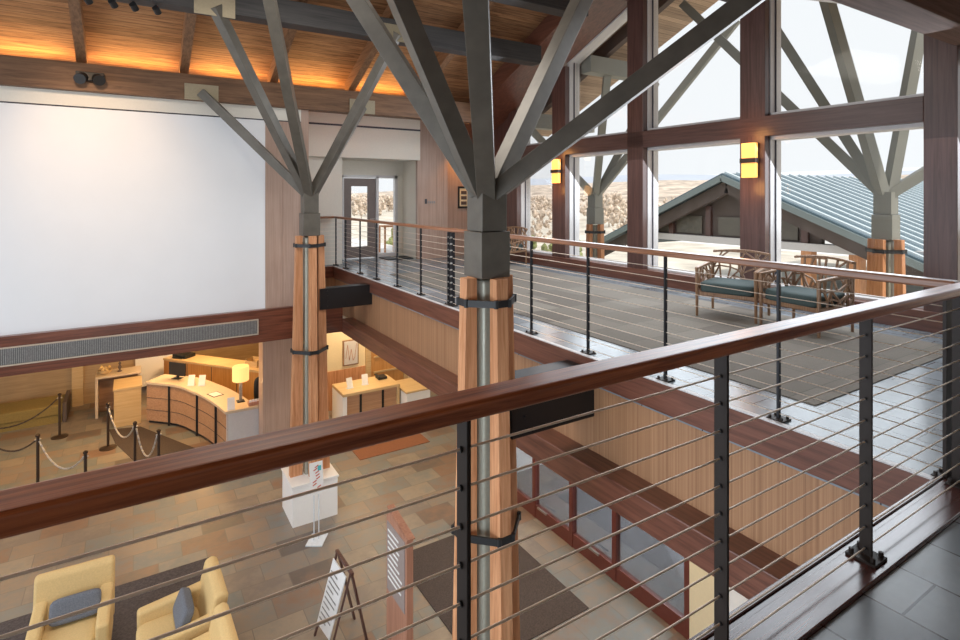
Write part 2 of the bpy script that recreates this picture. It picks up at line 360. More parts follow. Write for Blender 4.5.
# picture and restroom sign
t = thing('picture_frame', 'small dark framed picture on the orange lit wall behind the tree column', 'picture', (7.47, 12.73, 1.25))
b = BM(); box(b, 7.3, 7.64, 12.72, 12.75, 1.25, 1.3); box(b, 7.3, 7.64, 12.72, 12.75, 1.78, 1.83); box(b, 7.3, 7.34, 12.72, 12.75, 1.3, 1.78); box(b, 7.6, 7.64, 12.72, 12.75, 1.3, 1.78); obj('frame', b, M['black'], t)
obj('mount', box(BM(), 7.34, 7.6, 12.735, 12.748, 1.3, 1.78), M['creamwarm'], t)
b = BM()
for z in (1.34, 1.48, 1.62): box(b, 7.39, 7.56, 12.728, 12.738, z, z + .09)
obj('print', b, M['brown'], t)
t = thing('wall_sign', 'small dark room sign on the wood panel wall beside the door recess', 'sign', (6.3, 12.5, 1.38))
b = BM(); box(b, 6.2, 6.26, 12.485, 12.499, 1.38, 1.5); obj('pictogram', b, M['ink'], t)
b = BM()
for i in range(4): box(b, 6.29 + i * .055, 6.325 + i * .055, 12.488, 12.499, 1.39, 1.45)
obj('lettering', b, M['grille'], t)
t = thing('doormat', 'black mat lying by the recess wall near the door', 'mat', (5.75, 12.9, 0))
obj('mat_pad', box(BM(), 5.3, 5.98, 12.7, 13.3, 0, .02), M['black'], t)
t = thing('console_table', 'small wooden table seen through the door sidelight', 'table', (6.0, 14.3, 0))
obj('table_top', box(BM(), 5.75, 6.3, 14.1, 14.6, .72, .76), M['timber'], t)
for xx in (5.8, 6.22):
    for yy in (14.14, 14.53): obj('leg', box(BM(), xx, xx + .04, yy, yy + .04, 0, .72), M['timber'], t)
b = BM(); box(b, 3.9, 7, 13.6, 120, -.2, 0); struct('floor_terrace', b, M['pale_ground'])  # long pale floor, whitened so the door glass looks overexposed

# ---------------------------------------------------------------- window wall
MU = [(2.43, 2.75), (4.68, 5.08), (6.99, 7.37), (9.14, 9.58), (10.91, 11.29)]
tn = 8
for i, (a, c) in enumerate(MU):
    top = min(roofz(a), roofz(c)) - .05
    struct('trim_%d' % tn, box(BM(), 7.9, 8.02, a, c, 0, top), M['mahogany_z'], .006); tn += 1
b = BM(); box(b, 7.9, 8.04, 2.75, 10.91, 2.47, 2.77); struct('trim_%d' % tn, b, M['mullion_y'], .006); tn += 1
b = BM(); box(b, 7.86, 8.04, -1, 12.75, 0, .24); struct('trim_%d' % tn, b, M['mahogany_y'], .006); tn += 1
b = BM(); box(b, 8.04, 8.34, 2.4, 12.7, .1, .22); struct('trim_%d' % tn, b, M['winframe'], .004); tn += 1
k = 1
bays = [(MU[i][1], MU[i + 1][0]) for i in range(4)]
for (y0, y1) in bays:
    wroot = sroot('window_%d' % k, (8.18, (y0 + y1) / 2, .22)); k += 1
    def zt(y): return roofz(y) - .1
    ft = .05
    b = BM()
    for (z0, z1, gab) in ((.22, 2.47, 0), (2.77, 0, 1)):
        for (ya, yb) in ((y0 - .06, y0 + ft * .3), (y1 - ft * .3, y1 + .06)):
            zz = z1 if not gab else max(zt(ya), zt(yb))
            box(b, 8.02, 8.30, ya, yb, z0, zz)
        box(b, 8.02, 8.30, y0, y1, z0, z0 + .05)
        if not gab: box(b, 8.02, 8.30, y0, y1, z1 - .05, z1)
    ys = sorted(set([y0, y1] + ([6.75] if y0 < 6.75 < y1 else [])))
    for ya, yb in zip(ys[:-1], ys[1:]): beam(b, (8.16, ya, zt(ya)), (8.16, yb, zt(yb)), .28, .1)
    obj('window_frame', b, M['winframe'], wroot)
    b = BM()
    for yy in (y0 + .012, y1 - .032): box(b, 8.13, 8.15, yy, yy + .022, .22, zt(yy) - .05)
    obj('gasket', b, M['gasket'], wroot)
    obj('lower_pane', box(BM(), 8.17, 8.18, y0 + .01, y1 - .01, .27, 2.42), M['glass'], wroot)
    poly = [(y0 + .01, 2.82)] + [(y1 - .01, 2.82)] + [(y, zt(y) - .05) for y in reversed([ys[0] + .01] + ys[1:-1] + [ys[-1] - .01])]
    obj('upper_pane', prismX(BM(), poly, 8.17, 8.18), M['glass'], wroot)
b = BM(); box(b, 8.0, 8.1, 11.29, 12.75, 0, 4.1); struct('wall_window_end', b, M['mahogany_z'])
wr = sroot('window_5', (8.18, .6, .22))
b = BM(); box(b, 8.02, 8.3, -1.2, 2.4, 3.15, 3.3); box(b, 8.02, 8.3, -1.2, 2.4, .22, .27); box(b, 8.02, 8.3, -1.2, -1.1, .27, 3.15); obj('window_frame', b, M['mahogany_z'], wr)
obj('pane', box(BM(), 8.17, 8.18, -1.1, 2.4, .27, 3.15), M['glass'], wr)
b = BM(); box(b, 8.0, 8.25, -3, -1.2, 0, 3.5); box(b, 8.0, 8.25, -1.2, 2.43, 3.3, 3.5); struct('wall_right', b, M['mahogany_z'])
# gable rafter boards (thick mahogany box along the roof slope)
for (ya, yb) in ((6.75, 12.8), (.5, 6.75)):
    b = BM(); za, zb = roofz(ya), roofz(yb)
    prismX(b, [(ya, za - .12), (yb, zb - .12), (yb, zb + .3), (ya, za + .3)], 6.95, 8.32)
    struct('trim_%d' % tn, b, M['mahogany_y'], .006); tn += 1
# sconces
def sconce(y, lab):
    t = thing('wall_sconce', lab, 'wall lamp', (7.88, y, 1.84), group='sconces on the window posts')
    obj('bracket', box(BM(), 7.87, 7.9, y - .1, y + .1, 1.86, 2.38), M['bronze'], t)
    obj('upper_glass', box(BM(), 7.79, 7.87, y - .11, y + .11, 2.15, 2.38), M['sconce'], t, .01)
    obj('lower_glass', box(BM(), 7.79, 7.87, y - .11, y + .11, 1.86, 2.08), M['sconce'], t, .01)
    obj('band', box(BM(), 7.775, 7.87, y - .125, y + .125, 2.08, 2.15), M['bronze'], t)
    lamp('POINT', (7.62, y, 2.5), 3, (1, .45, .12), .12, name='sconce_light'); lamp('POINT', (7.62, y, 1.7), 3, (1, .45, .12), .12, name='sconce_light')
sconce(4.88, 'glowing amber wall sconce on the window post behind the two lattice chairs')
sconce(9.36, 'glowing amber wall sconce on the window post nearest the big tree column')
lamp('SPOT', (7.4, 12.2, 2.9), 34, (1, .45, .12), .05, target=(7.3, 12.75, 1.9), spot=100, name='picture_light')

# ---------------------------------------------------------------- roof
b = BM()
for (ya, yb) in ((6.75, 12.9), (-3, 6.75)):
    za, zb = roofz(ya) + .3, roofz(yb) + .3
    prismX(b, [(ya, za), (yb, zb), (yb, zb + .12), (ya, za + .12)], -9, 8.3)
struct('ceiling', b, M['deck'])
b = BM()
for (ya, yb) in ((6.75, 12.9), (2.0, 6.75)):
    za, zb = roofz(ya) + .3, roofz(yb) + .3
    prismX(b, [(ya, za), (yb, zb), (yb, zb + .12), (ya, za + .12)], 8.3, 10.5)
struct('ceiling_overhang', b, M['soffit'])
def purlin(y, z0, z1, m, lab, x0=-9, x1=7.0, wd=.3):
    o = obj('roof_beam', box(BM(), x0, x1, y - wd / 2, y + wd / 2, z0, z1), m, None, .008); tag(o, lab, 'beam')
purlin(11.1, 3.28, 3.73, M['p1wood'], 'brown timber roof beam running along the top of the white wall')
purlin(8.97, 4.26, 4.62, M['darkbeam'], 'dark roof beam second up the slope, carried by the far tree column')
purlin(7.55, 4.82, 5.21, M['darkbeam'], 'dark roof beam third up the slope, near the ridge', x1=6.95)
purlin(2.27, 3.28, 3.85, M['eave'], 'dark brown eave beam crossing the upper right corner above the window', x1=7.85, wd=.34)
for y, z, lab in ((4.5, 4.25, 'second roof beam on the near slope, carried by the near tree column'), (5.9, 4.85, 'third roof beam on the near slope just below the ridge')):
    purlin(y, z, z + .45, M['darkbeam'], lab)
for y, z0, lab in ((11.1, 3.28, 'pale end of the eave beam outside the window under the overhang'), (8.97, 4.26, 'pale end of the second roof beam outside the window')):
    o = obj('roof_beam', box(BM(), 8.35, 10.5, y - .15, y + .15, z0, z0 + .36), M['outsteel']); tag(o, lab, 'beam')
for i, x in enumerate((-2.2, -.72, .77, 2.3, 3.85, 5.4)):
    b = BM(); prismX(b, [(11.4, roofz(11.4) + .01), (6.85, roofz(6.85) + .01), (6.85, roofz(6.85) + .29), (11.4, roofz(11.4) + .29)], x - .07, x + .07)
    o = obj('rafter', b, M['rafterwood'])
    tag(o, ['brown rafter over the white wall, leftmost of the rafters and outside the left edge', 'brown rafter over the white wall above the black spotlight', 'brown rafter over the white wall beside the left branch plate', 'brown rafter above the far tree column', 'brown rafter right of the far tree column branches', 'brown rafter closest to the window wall'][i], 'rafter', 'rafters on the far roof slope')
b = BM(); prismX(b, [(12.6, roofz(12.6)), (6.85, roofz(6.85)), (6.85, roofz(6.85) + .28), (12.6, roofz(12.6) + .28)], 8.9, 9.05)
o = obj('rafter', b, M['brown']); tag(o, 'dark rafter under the outside roof overhang beyond the glass', 'rafter')
# cove uplights on the eave beam (between the rafters)
for x in (-1.46, .02, 1.53, 3.07, 4.6):
    lamp('AREA', (x, 11.42, 3.66), 9, (1, .50, .14), 1.15, .08, target=(x, 11.2, 4.6), name='cove_light')
lamp('AREA', (-3.0, 11.42, 3.66), 9, (1, .50, .14), 1.15, .08, target=(-3.0, 11.2, 4.6), name='cove_light')
# warm spot on the white wall
lamp('SPOT', (-.8, 8.6, 4.1), 150, (1, .66, .38), .1, target=(-.55, 11.1, 2.3), spot=62, name='wall_spot', blend=1)
t = thing('spotlight', 'round black spotlight on the brown eave beam under a rafter', 'spotlight', (-.62, 10.93, 3.4))
b = BM(); cyl(b, (-.68, 10.93, 3.5), (-.72, 10.78, 3.44), .085, 16); obj('lamp_head', b, M['black'], t)
b = BM(); cyl(b, (-.5, 10.93, 3.5), (-.46, 10.78, 3.44), .085, 16); obj('lamp_head', b, M['black'], t)
obj('mount_box', box(BM(), -.78, -.4, 10.86, 10.95, 3.44, 3.58), M['black'], t, .01)
for i, x in enumerate((-.52, -.24, 0, .27)):
    t = thing('track_light', 'small black track light under the dark beam, %s of four' % ['leftmost', 'second from left', 'third from left', 'rightmost'][i], 'spotlight', (x, 8.97, 4.08), group='track lights under the dark roof beam')
    obj('lamp_stem', cyl(BM(), (x, 8.97, 4.26), (x, 8.97, 4.18), .015), M['black'], t)
    obj('lamp_head', cyl(BM(), (x - .01, 8.93, 4.21), (x + .03, 9.0, 4.16), .045, 12), M['black'], t)

# ---------------------------------------------------------------- tree columns
def tree(x, y, label, ends, steel, plates=(), bracket=None, base=G, bands=(.68, -1.25), s=.15, timber='timber', shaft='steel_shaft', plinth=False):
    t = thing('tree_column', label, 'column', (x, y, base), group='branching tree columns')
    b = BM(); box(b, x - .13, x + .13, y - .13, y + .13, 1.28, 1.65); box(b, x - .15, x + .15, y - .15, y + .15, .87, 1.275)
    obj('steel_collar', b, M[steel], t, .004)
    b = BM(); box(b, x - .1, x + .1, y - .1, y + .1, base, .85); obj('steel_shaft', b, M[shaft], t, .03, seg=3)
    z0, z1 = .87, base; r0, r1 = .245, .37
    for (dx, dy) in ((1, 0), (-1, 0), (0, 1), (0, -1)):
        b = BM(); hw = .06
        prof = [(.14, z1), (r1, z1), (r0, z0), (.14, z0)]
        vs_ = []
        for sgn in (-1, 1):
            vs_.append([b.verts.new((x + dx * r - dy * sgn * hw, y + dy * r + dx * sgn * hw, z)) for r, z in prof])
        b.faces.new(vs_[0]); b.faces.new(vs_[1][::-1])
        for i in range(4): b.faces.new((vs_[0][i], vs_[0][(i + 1) % 4], vs_[1][(i + 1) % 4], vs_[1][i]))
        bmesh.ops.recalc_face_normals(b, faces=b.faces)
        obj('timber_leg', b, M[timber], t, .004)
    for zb in bands:
        r = r0 + (r1 - r0) * (z0 - zb) / (z0 - z1) + .006; h = .035; b = BM()
        pts = [(r, .07), (.07, r), (-.07, r), (-r, .07), (-r, -.07), (-.07, -r), (.07, -r), (r, -.07)]
        for i in range(8):
            p = pts[i]; q = pts[(i + 1) % 8]
            beam(b, (x + p[0], y + p[1], zb), (x + q[0], y + q[1], zb), .018, .06)
        for p in pts: cyl(b, (x + p[0], y + p[1], zb - .035), (x + p[0], y + p[1], zb + .035), .02, 8)
        obj('clamp_band', b, M['black'], t)
    for i, e in enumerate(ends):
        e = Vector(e); o_ = Vector((x, y, 1.62)); dd = (e - o_); hd = Vector((dd.x, dd.y, 0)).normalized() * .06
        p = o_ + hd
        b = BM(); beam(b, p, e, s, s); br = obj('branch', b, M[steel], t, .004)
        if i in plates:
            b = BM(); box(b, e.x - .27, e.x + .27, e.y - .02, e.y, e.z - .14, e.z + .14)
            for ax in (-.22, .22):
                for az in (-.1, .1): cyl(b, (e.x + ax, e.y - .02, e.z + az), (e.x + ax, e.y - .035, e.z + az), .014, 8)
            obj('end_plate', b, M['plate'], br)
    if plinth:
        b = BM()
        for (xa, xb, ya, yb) in ((-.39, .39, -.385, -.375), (-.39, .39, .375, .385), (-.39, -.38, -.375, .375), (.38, .39, -.375, .375)): box(b, x + xa, x + xb, y + ya, y + yb, base, base + .7)
        obj('plinth_box', b, M['white'], t)
        b = BM(); box(b, x - .41, x + .41, y - .405, y + .405, base + .68, base + .71); obj('plinth_top', b, M['white'], t, .004)
    if bracket:
        b = BM(); box(b, x + .16, 3.85, y - bracket[0], y + bracket[0], bracket[1], bracket[2]); 
        for q in range(4): cyl(b, (x + .3, y - bracket[0], bracket[1] + .05 + q * (bracket[2] - bracket[1] - .1) / 3), (x + .3, y - bracket[0] - .02, bracket[1] + .05 + q * (bracket[2] - bracket[1] - .1) / 3), .014, 8)
        obj('steel_bracket', b, M['blackbeam'], t)
    return t
tree(2.7, 4.19, 'big tree column of timber and steel in the middle, nearest the railing',
     [(1.15, 5.82, 4.95), (1.42, 4.4, 4.32), (1.44, 2.42, 3.42), (4.45, 4.48, 4.32), (4.45, 2.42, 3.42)], 'steel', (), (.17, -.58, -.1), s=.16, bands=(.66, -1.35))
tree(2.7, 10.1, 'farther tree column of timber and steel standing beside the white wall',
     [(1.03, 10.95, 3.42), (4.0, 10.95, 3.42), (1.0, 8.82, 4.33), (3.85, 8.82, 4.38), (1.34, 7.5, 4.9)], 'steel', (0, 1, 2, 3), (.1, -.48, -.1), s=.15, bands=(.7, -1.18), plinth=True)
GO = -4.7
tree(10.56, 4.19, 'outdoor tree column right of centre seen through the biggest window', 
     [(9.5, 7.36, 5.5), (9.86, 6.0, 5.25), (9.55, 4.65, 4.9), (11.13, 3.81, 5.1), (12.3, 2.3, 3.4)], 'outsteel', base=GO, s=.16, timber='timber')
tree(9.8, 10.2, 'outdoor tree column behind the glass left of the second window post',
     [(8.3, 11.0, 3.3), (9.0, 8.97, 4.4), (10.6, 8.97, 4.3), (10.9, 9.2, 4.5), (11.1, 7.2, 5.4)], 'outsteel', base=GO, s=.16)

# ---------------------------------------------------------------- railings
ZR = 1.115
CZ = [.989 - .0927 * i for i in range(11)]
def basep(x, y, z, par):
    b = BM(); box(b, x - .055, x + .055, y - .06, y + .06, z, z + .012)
    for sx in (-1, 1):
        for sy in (-1, 1): cyl(b, (x + sx * .038, y + sy * .042, z + .012), (x + sx * .038, y + sy * .042, z + .032), .011, 6)
    obj('base_plate', b, M['post'], par, .002)
n = thing('railing', 'near cable railing with a thick polished mahogany handrail along the curb', 'railing', (1.5, 1.15, .02))
b = BM(); box(b, -2.5, 3.97, 1.103, 1.197, ZR - .045, ZR); obj('handrail', b, M['rail_x'], n, .012, seg=4)
for x in (-1.45, -.4, .675, 1.685, 2.71):
    p = obj('post', box(BM(), x - .006, x + .006, 1.125, 1.175, .02, ZR - .045), M['post'], n, .002); basep(x, 1.15, .02, p)
    if x > 0:
        for z in CZ: obj('cable_grommet', cyl(BM(), (x - .012, 1.15, z), (x - .008, 1.15, z), .008, 8), M['black'], p)
p = obj('corner_post', box(BM(), 3.80, 3.815, 1.09, 1.195, .02, ZR - .045), M['post'], n, .002); basep(3.81, 1.15, .02, p)
for z in CZ: obj('cable_end', cyl(BM(), (3.78, 1.15, z), (3.80, 1.15, z), .009, 8), M['black'], p)
for z in CZ: obj('cable', cyl(BM(), (-2.4, 1.15, z), (3.8, 1.15, z), .0034, 8), M['cable'], n, smooth=True)
f = thing('railing', 'far cable railing with thin black posts along the balcony edge by the chairs', 'railing', (3.9, 7, 0))
b = BM(); box(b, 3.86, 3.94, 1.2, 12.43, 1.07, 1.12); box(b, 2.95, 3.86, 12.37, 12.44, 1.07, 1.12); obj('handrail', b, M['rail_y'], f, .012, seg=3)
for y in (2.21, 3.2, 4.16, 5.1, 6.05, 8.0, 8.93, 9.9, 10.8, 11.7, 12.38):
    p = obj('post', box(BM(), 3.885, 3.915, y - .008, y + .008, 0, 1.07), M['blackpost'], f); basep(3.9, y, 0, p)
for y in (6.96, 7.06):
    p = obj('post', box(BM(), 3.87, 3.93, y - .012, y + .012, 0, 1.06), M['blackpost'], f); basep(3.9, y, 0, p)
    for z in CZ: obj('cable_end', cyl(BM(), (3.85, y - .016, z), (3.88, y - .016, z), .012, 8), M['bolt'], p)
p = obj('corner_post', box(BM(), 3.86, 3.94, 1.235, 1.255, 0, 1.06), M['post'], f, .002); basep(3.9, 1.245, 0, p)
for z in CZ: obj('cable', cyl(BM(), (3.9, 1.25, z - .02), (3.9, 12.38, z - .02), .0032, 6), M['cable'], f, smooth=True)
for z in CZ: obj('return_cable', cyl(BM(), (2.95, 12.4, z - .02), (3.9, 12.4, z - .02), .003, 6), M['cable'], f, smooth=True)

# ---------------------------------------------------------------- lattice chairs on the balcony
def lattice(bm, fn, W, H, nx, ny, seed, r=.010):
    rnd = random.Random(seed); P = {}
    for i in range(nx + 1):
        for j in range(ny + 1):
            u = W * i / nx + (rnd.uniform(-.38, .38) * W / nx if 0 < i < nx else 0); v_ = H * j / ny + (rnd.uniform(-.38, .38) * H / ny if 0 < j < ny else 0)
            P[i, j] = (u, v_)
    for i in range(nx + 1):
        for j in range(ny + 1):
            for di, dj in ((1, 0), (0, 1), (1, 1), (1, -1)):
                q = (i + di, j + dj)
                if q in P:
                    pr = .75 if (di + dj == 1 and di * dj == 0) else .3
                    if rnd.random() < pr: beam(bm, fn(*P[i, j]), fn(*P[q]), r * 2, r * 2, (0.1, .2, 1))
def lattice_chair(label, loc, rz, seed, group):
    t = thing('lattice_chair', label, 'chair', loc, rz, group)   # faces -X locally
    hw = .36; D = .31
    for (x, y, h) in ((-D, -hw, .62), (-D, hw, .62), (D, -hw, .66), (D, hw, .66)):
        obj('leg', cyl(BM(), (x, y, 0), (x, y, h), .017, 8, .024), M['chairwood'], t, world=False)
    obj('seat_frame', box(BM(), -D, D, -hw, hw, .27, .32), M['chairwood'], t, .006, False)
    obj('seat_cushion', puff(BM(), -D - .01, D - .03, -hw + .025, hw - .025, .31, .455, e=9), M['teal'], t, world=False)
    for s in (-1, 1):
        b = BM(); beam(b, (-D - .02, s * hw, .625), (D, s * hw, .67), .045, .03); obj('armrest', b, M['chairwood'], t, .008, False)
        b = BM(); lattice(b, lambda u, v_: (-D + u, s * hw, .3 + v_), 2 * D, .33, 5, 3, seed + s); obj('side_lattice', b, M['chairwood'], t, world=False)
    pts = [Vector((D + .02 + .05 * math.cos(a * math.pi / 2), a * hw, .80 + .03 * (1 - a * a))) for a in [i / 6 - 1 for i in range(13)]]
    b = BM()
    for p, q in zip(pts[:-1], pts[1:]): beam(b, p, q, .045, .03)
    obj('top_rail', b, M['chairwood'], t, .006, False)
    b = BM(); lattice(b, lambda u, v_: (D + .05 * v_ / .5, -hw + u, .32 + v_), 2 * hw, .49, 7, 4, seed + 9); obj('back_lattice', b, M['chairwood'], t, world=False)
    return t
lattice_chair('lattice sided armchair with teal cushion, left one of the pair by the window', (6.72, 4.42, .008), R(17), 3, 'lattice armchairs')
lattice_chair('lattice sided armchair with teal cushion, right one of the pair by the window', (6.82, 3.54, .008), R(-6), 14, 'lattice armchairs')
lattice_chair('lattice sided armchair half hidden behind the big tree column', (7.35, 10.6, .008), R(10), 25, 'lattice armchairs')

# ---------------------------------------------------------------- lower floor furniture
def armchair(label, loc, rz, group='yellow lounge armchairs'):   # faces -Y locally, back at +Y
    t = thing('lounge_armchair', label, 'armchair', loc, rz, group)
    b = BM(); box(b, -.38, .38, -.36, .36, .1, .30); obj('base', b, M['yellow'], t, .02, False, seg=3)
    b = BM(); puff(b, -.29, .29, -.42, .26, .28, .47, e=6); obj('seat_cushion', b, M['yellow'], t, world=False)
    for s in (-1, 1):
        b = BM(); prismX(b, [(-.40, .1), (.34, .1), (.34, .66), (.1, .63), (-.40, .58)], s * .27, s * .41); obj('arm', b, M['yellow'], t, .04, False, seg=4)
    b = BM(); prismX(b, [(.22, .30), (.40, .12), (.52, .88), (.45, .93), (.36, .90)], -.42, .42)
    obj('backrest', b, M['yellow'], t, .045, False, seg=4)
    for x in (-.33, .33):
        for y in (-.33, .33): obj('leg', cyl(BM(), (x, y, 0), (x, y, .1), .02, 8), M['black'], t, world=False)
    return t
def pillow(label, loc, rot):
    b = BM(); puff(b, -.26, .26, -.065, .065, -.14, .14, e=6)
    me = bpy.data.meshes.new('throw_pillow'); b.to_mesh(me); b.free(); me.materials.append(M['pillow'])
    o = bpy.data.objects.new('throw_pillow', me); COL.objects.link(o); o.location = loc; o.rotation_euler = rot; tag(o, label, 'cushion', 'grey throw pillows')
armchair('yellow lounge armchair seen from the front at the lower left corner', (-.64, 8.36, G + .012), R(-2))
pillow('dark grey pillow on the armchair nearest the lower left corner', (-.60, 8.41, G + .63), (R(-22), 0, R(-2)))
armchair('yellow lounge armchair seen side on, facing left, with a pillow', (.45, 7.66, G + .012), R(-88))
pillow('lighter grey pillow on the armchair that faces left', (.52, 7.66, G + .63), (R(-22), 0, R(-88)))
armchair('yellow lounge armchair cut by the bottom edge, only its back top showing', (.45, 6.68, G + .012), R(-88))
o = obj('area_rug', box(BM(), -1.9, 1.02, 5.2, 9.62, G, G + .012), M['rug']); tag(o, 'dark purple grey rug under the yellow armchairs', 'rug')
o = obj('floor_mat', box(BM(), 3.5, 5.32, 5.66, 8.08, G, G + .012), M['mat']); tag(o, 'dark brown entrance mat around the foot of the big tree column', 'mat')
o = obj('floor_mat', box(BM(), 4.13, 5.8, 11.43, 12.02, G, G + .012), M['redmat']); tag(o, 'rust brown floor mat in front of the desk under the balcony', 'mat')

# acrylic leaflet stand
t = thing('leaflet_stand', 'clear white leaflet stand with a red and white poster before the white column plinth', 'stand', (2.57, 9.15, G))
obj('base', prism(BM(), [(2.36, 9.09), (2.59, 8.95), (2.78, 9.24), (2.54, 9.36)], G, G + .02), M['acrylic'], t)
for dx in (-.04, .04): obj('pole', cyl(BM(), (2.56 + dx, 9.16, G + .02), (2.56 + dx, 9.16, G + 1.0), .009), M['acrylic'], t)
po = obj('poster', beam(BM(), (2.56, 9.12, G + .78), (2.56, 9.2, G + 1.28), .22, .008, (0, -1, 0)), M['paper'], t)
b = BM(); rr = random.Random(2)
for i in range(9):
    z = G + .84 + i * .045; y = 9.12 + (z - (G + .78)) * .16 - .008
    xx = 2.49 + rr.uniform(0, .08)
    beam(b, (xx, y, z), (xx + .06, y, z + .03), .004, .016)
obj('poster_art', b, M['red'], po)
b = BM(); box(b, 2.585, 2.64, 9.17, 9.18, G + 1.14, G + 1.22); obj('poster_badge', b, M['tealink'], po)
# A-frame sign
t = thing('easel_sign', 'folding wooden easel sign with a white notice standing on the slate floor', 'sign', (2.27, 7.05, G))
zt_ = G + 1.0
for (p, q) in (((1.99, 7.2, G), (2.27, 7.16, zt_)), ((2.06, 6.78, G), (2.29, 6.68, zt_)), ((2.52, 7.2, G), (2.29, 7.14, zt_ - .03)), ((2.53, 6.76, G), (2.31, 6.7, zt_ - .03))):
    obj('leg', beam(BM(), p, q, .035, .025), M['mahogany_z'], t)
obj('top_bar', beam(BM(), (2.28, 7.2, zt_), (2.3, 6.64, zt_), .04, .035), M['mahogany_z'], t)
a0 = Vector((2.035, 7.16, G + .18)); a1 = Vector((2.08, 6.79, G + .18)); a2 = Vector((2.262, 6.7, zt_ - .05)); a3 = Vector((2.24, 7.13, zt_ - .05))
b = BM(); off = Vector((-.03, 0, .01)); vv = [b.verts.new(p + off) for p in (a0, a1, a2, a3)] + [b.verts.new(p + off + Vector((.012, 0, -.004))) for p in (a0, a1, a2, a3)]
b.faces.new(vv[:4]); b.faces.new(vv[4:][::-1])
for i in range(4): b.faces.new((vv[i], vv[i + 4], vv[(i + 1) % 4 + 4], vv[(i + 1) % 4]))
bmesh.ops.recalc_face_normals(b, faces=b.faces); nb = obj('notice_board', b, M['paper'], t)
b = BM()
for i in range(10):
    f_ = .12 + i * .08; p = a0.lerp(a3, f_) + Vector((-.038, 0, .012)); q = a1.lerp(a2, f_) + Vector((-.038, 0, .012))
    beam(b, p.lerp(q, .12), p.lerp(q, .88 if i % 3 else .6), .004, .018)
obj('notice_text', b, M['grille'], nb)
# totem
t = thing('information_totem', 'upright wooden information totem with grey panel and white text lines', 'sign', (2.7, 6.14, G))
b = BM(); prismX(b, [(5.84, G), (6.44, G), (6.44, G + 1.72), (6.40, G + 1.82), (5.84, G + 1.72)], 2.665, 2.75); obj('board', b, M['signwood'], t, .004)
obj('cap', beam(BM(), (2.71, 5.8, G + 1.74), (2.71, 6.42, G + 1.84), .09, .015), M['signwood'], t)
gp = obj('text_panel', box(BM(), 2.655, 2.665, 5.88, 6.40, G + .85, G + 1.68), M['greysign'], t)
b = BM(); rr = random.Random(4)
for i in range(9): box(b, 2.651, 2.656, 6.36 - rr.uniform(.28, .42), 6.36, G + 1.58 - i * .072, G + 1.602 - i * .072)
obj('text_lines', b, M['white'], gp)

# storefront below the balcony
sf = sroot('door_2', (6.04, 6.4, G))
b = BM(); box(b, 6.02, 6.1, 4.57, 9.2, G, G + .22); box(b, 6.02, 6.1, 4.57, 9.2, -1.25, -1.08)
for y in (4.60, 5.87, 6.82, 7.8, 8.9): box(b, 6.01, 6.11, y - .04, y + .04, G, -1.08)
obj('door_frame', b, M['storefront'], sf, .004)
obj('door_glass', box(BM(), 6.05, 6.06, 4.64, 9.1, G + .22, -1.25), M['doorglass'], sf)
b = BM()
for y in (6.25, 7.5): box(b, 5.95, 5.98, y - .12, y + .12, G + .24, G + .27)
obj('door_handle', b, M['bolt'], sf)
b = BM(); box(b, 6.0, 6.2, 4.14, 4.55, G, -1.08); struct('wall_pier_lower', b, M['creamwarm'])
b = BM(); box(b, 6.02, 6.2, -2, 4.14, G, -1.08); box(b, 6.0, 9.5, 9.2, 9.35, G, -1.08); box(b, 9.5, 9.6, 3, 9.3, G, -1.08); struct('wall_lower_right', b, M['white'])
#t = thing('fire_extinguisher_case', 'dark upright post standing at the storefront edge behind the tree column', 'post', (6.0, 7.86, G)) if 0 else None

# walls under balcony, far side
b = BM(); box(b, 3.2, 5.45, 14.5, 14.6, -3.07, -1.0); struct('wall_lower_back', b, M['creamwarm'])
b = BM(); box(b, 3.2, 5.45, 14.48, 14.6, G, -3.07); struct('wall_lower_dado', b, M['timber'])
b = BM(); box(b, 5.38, 5.52, 14.42, 14.6, G, -1.0); box(b, 6.5, 6.62, 14.42, 14.6, G, -1.0); struct('trim_30', b, M['maple'])
b = BM(); box(b, 5.5, 9.5, 14.62, 14.72, G, -1.0); struct('wall_lower_back_right', b, M['creamwarm'])
t = thing('louvred_cabinet', 'brown slatted wooden cabinet behind the desk under the balcony', 'cabinet', (6.0, 14.5, G))
obj('body', box(BM(), 5.53, 6.49, 14.45, 14.61, G, -1.75), M['deskcase'], t)
b = BM()
for i in range(3): box(b, 5.6, 6.42, 14.41, 14.45, -3.3 + i * .42, -3.26 + i * .42)
obj('shelf_rail', b, M['maple'], t)
t = thing('framed_map', 'framed pale map hanging on the cream wall under the balcony', 'picture', (4.95, 14.5, -3))
obj('frame', box(BM(), 4.75, 5.18, 14.46, 14.5, -2.98, -2.3), M['chairwood'], t); obj('sheet', box(BM(), 4.78, 5.15, 14.45, 14.465, -2.95, -2.33), M['winframe'], t)
b = BM(); rr = random.Random(8)
pts = [(4.82 + .05 * i, 14.446, -2.9 + rr.uniform(0, .5)) for i in range(7)]
for p, q in zip(pts[:-1], pts[1:]): beam(b, p, q, .003, .012)
obj('map_lines', b, M['signwood'], t)
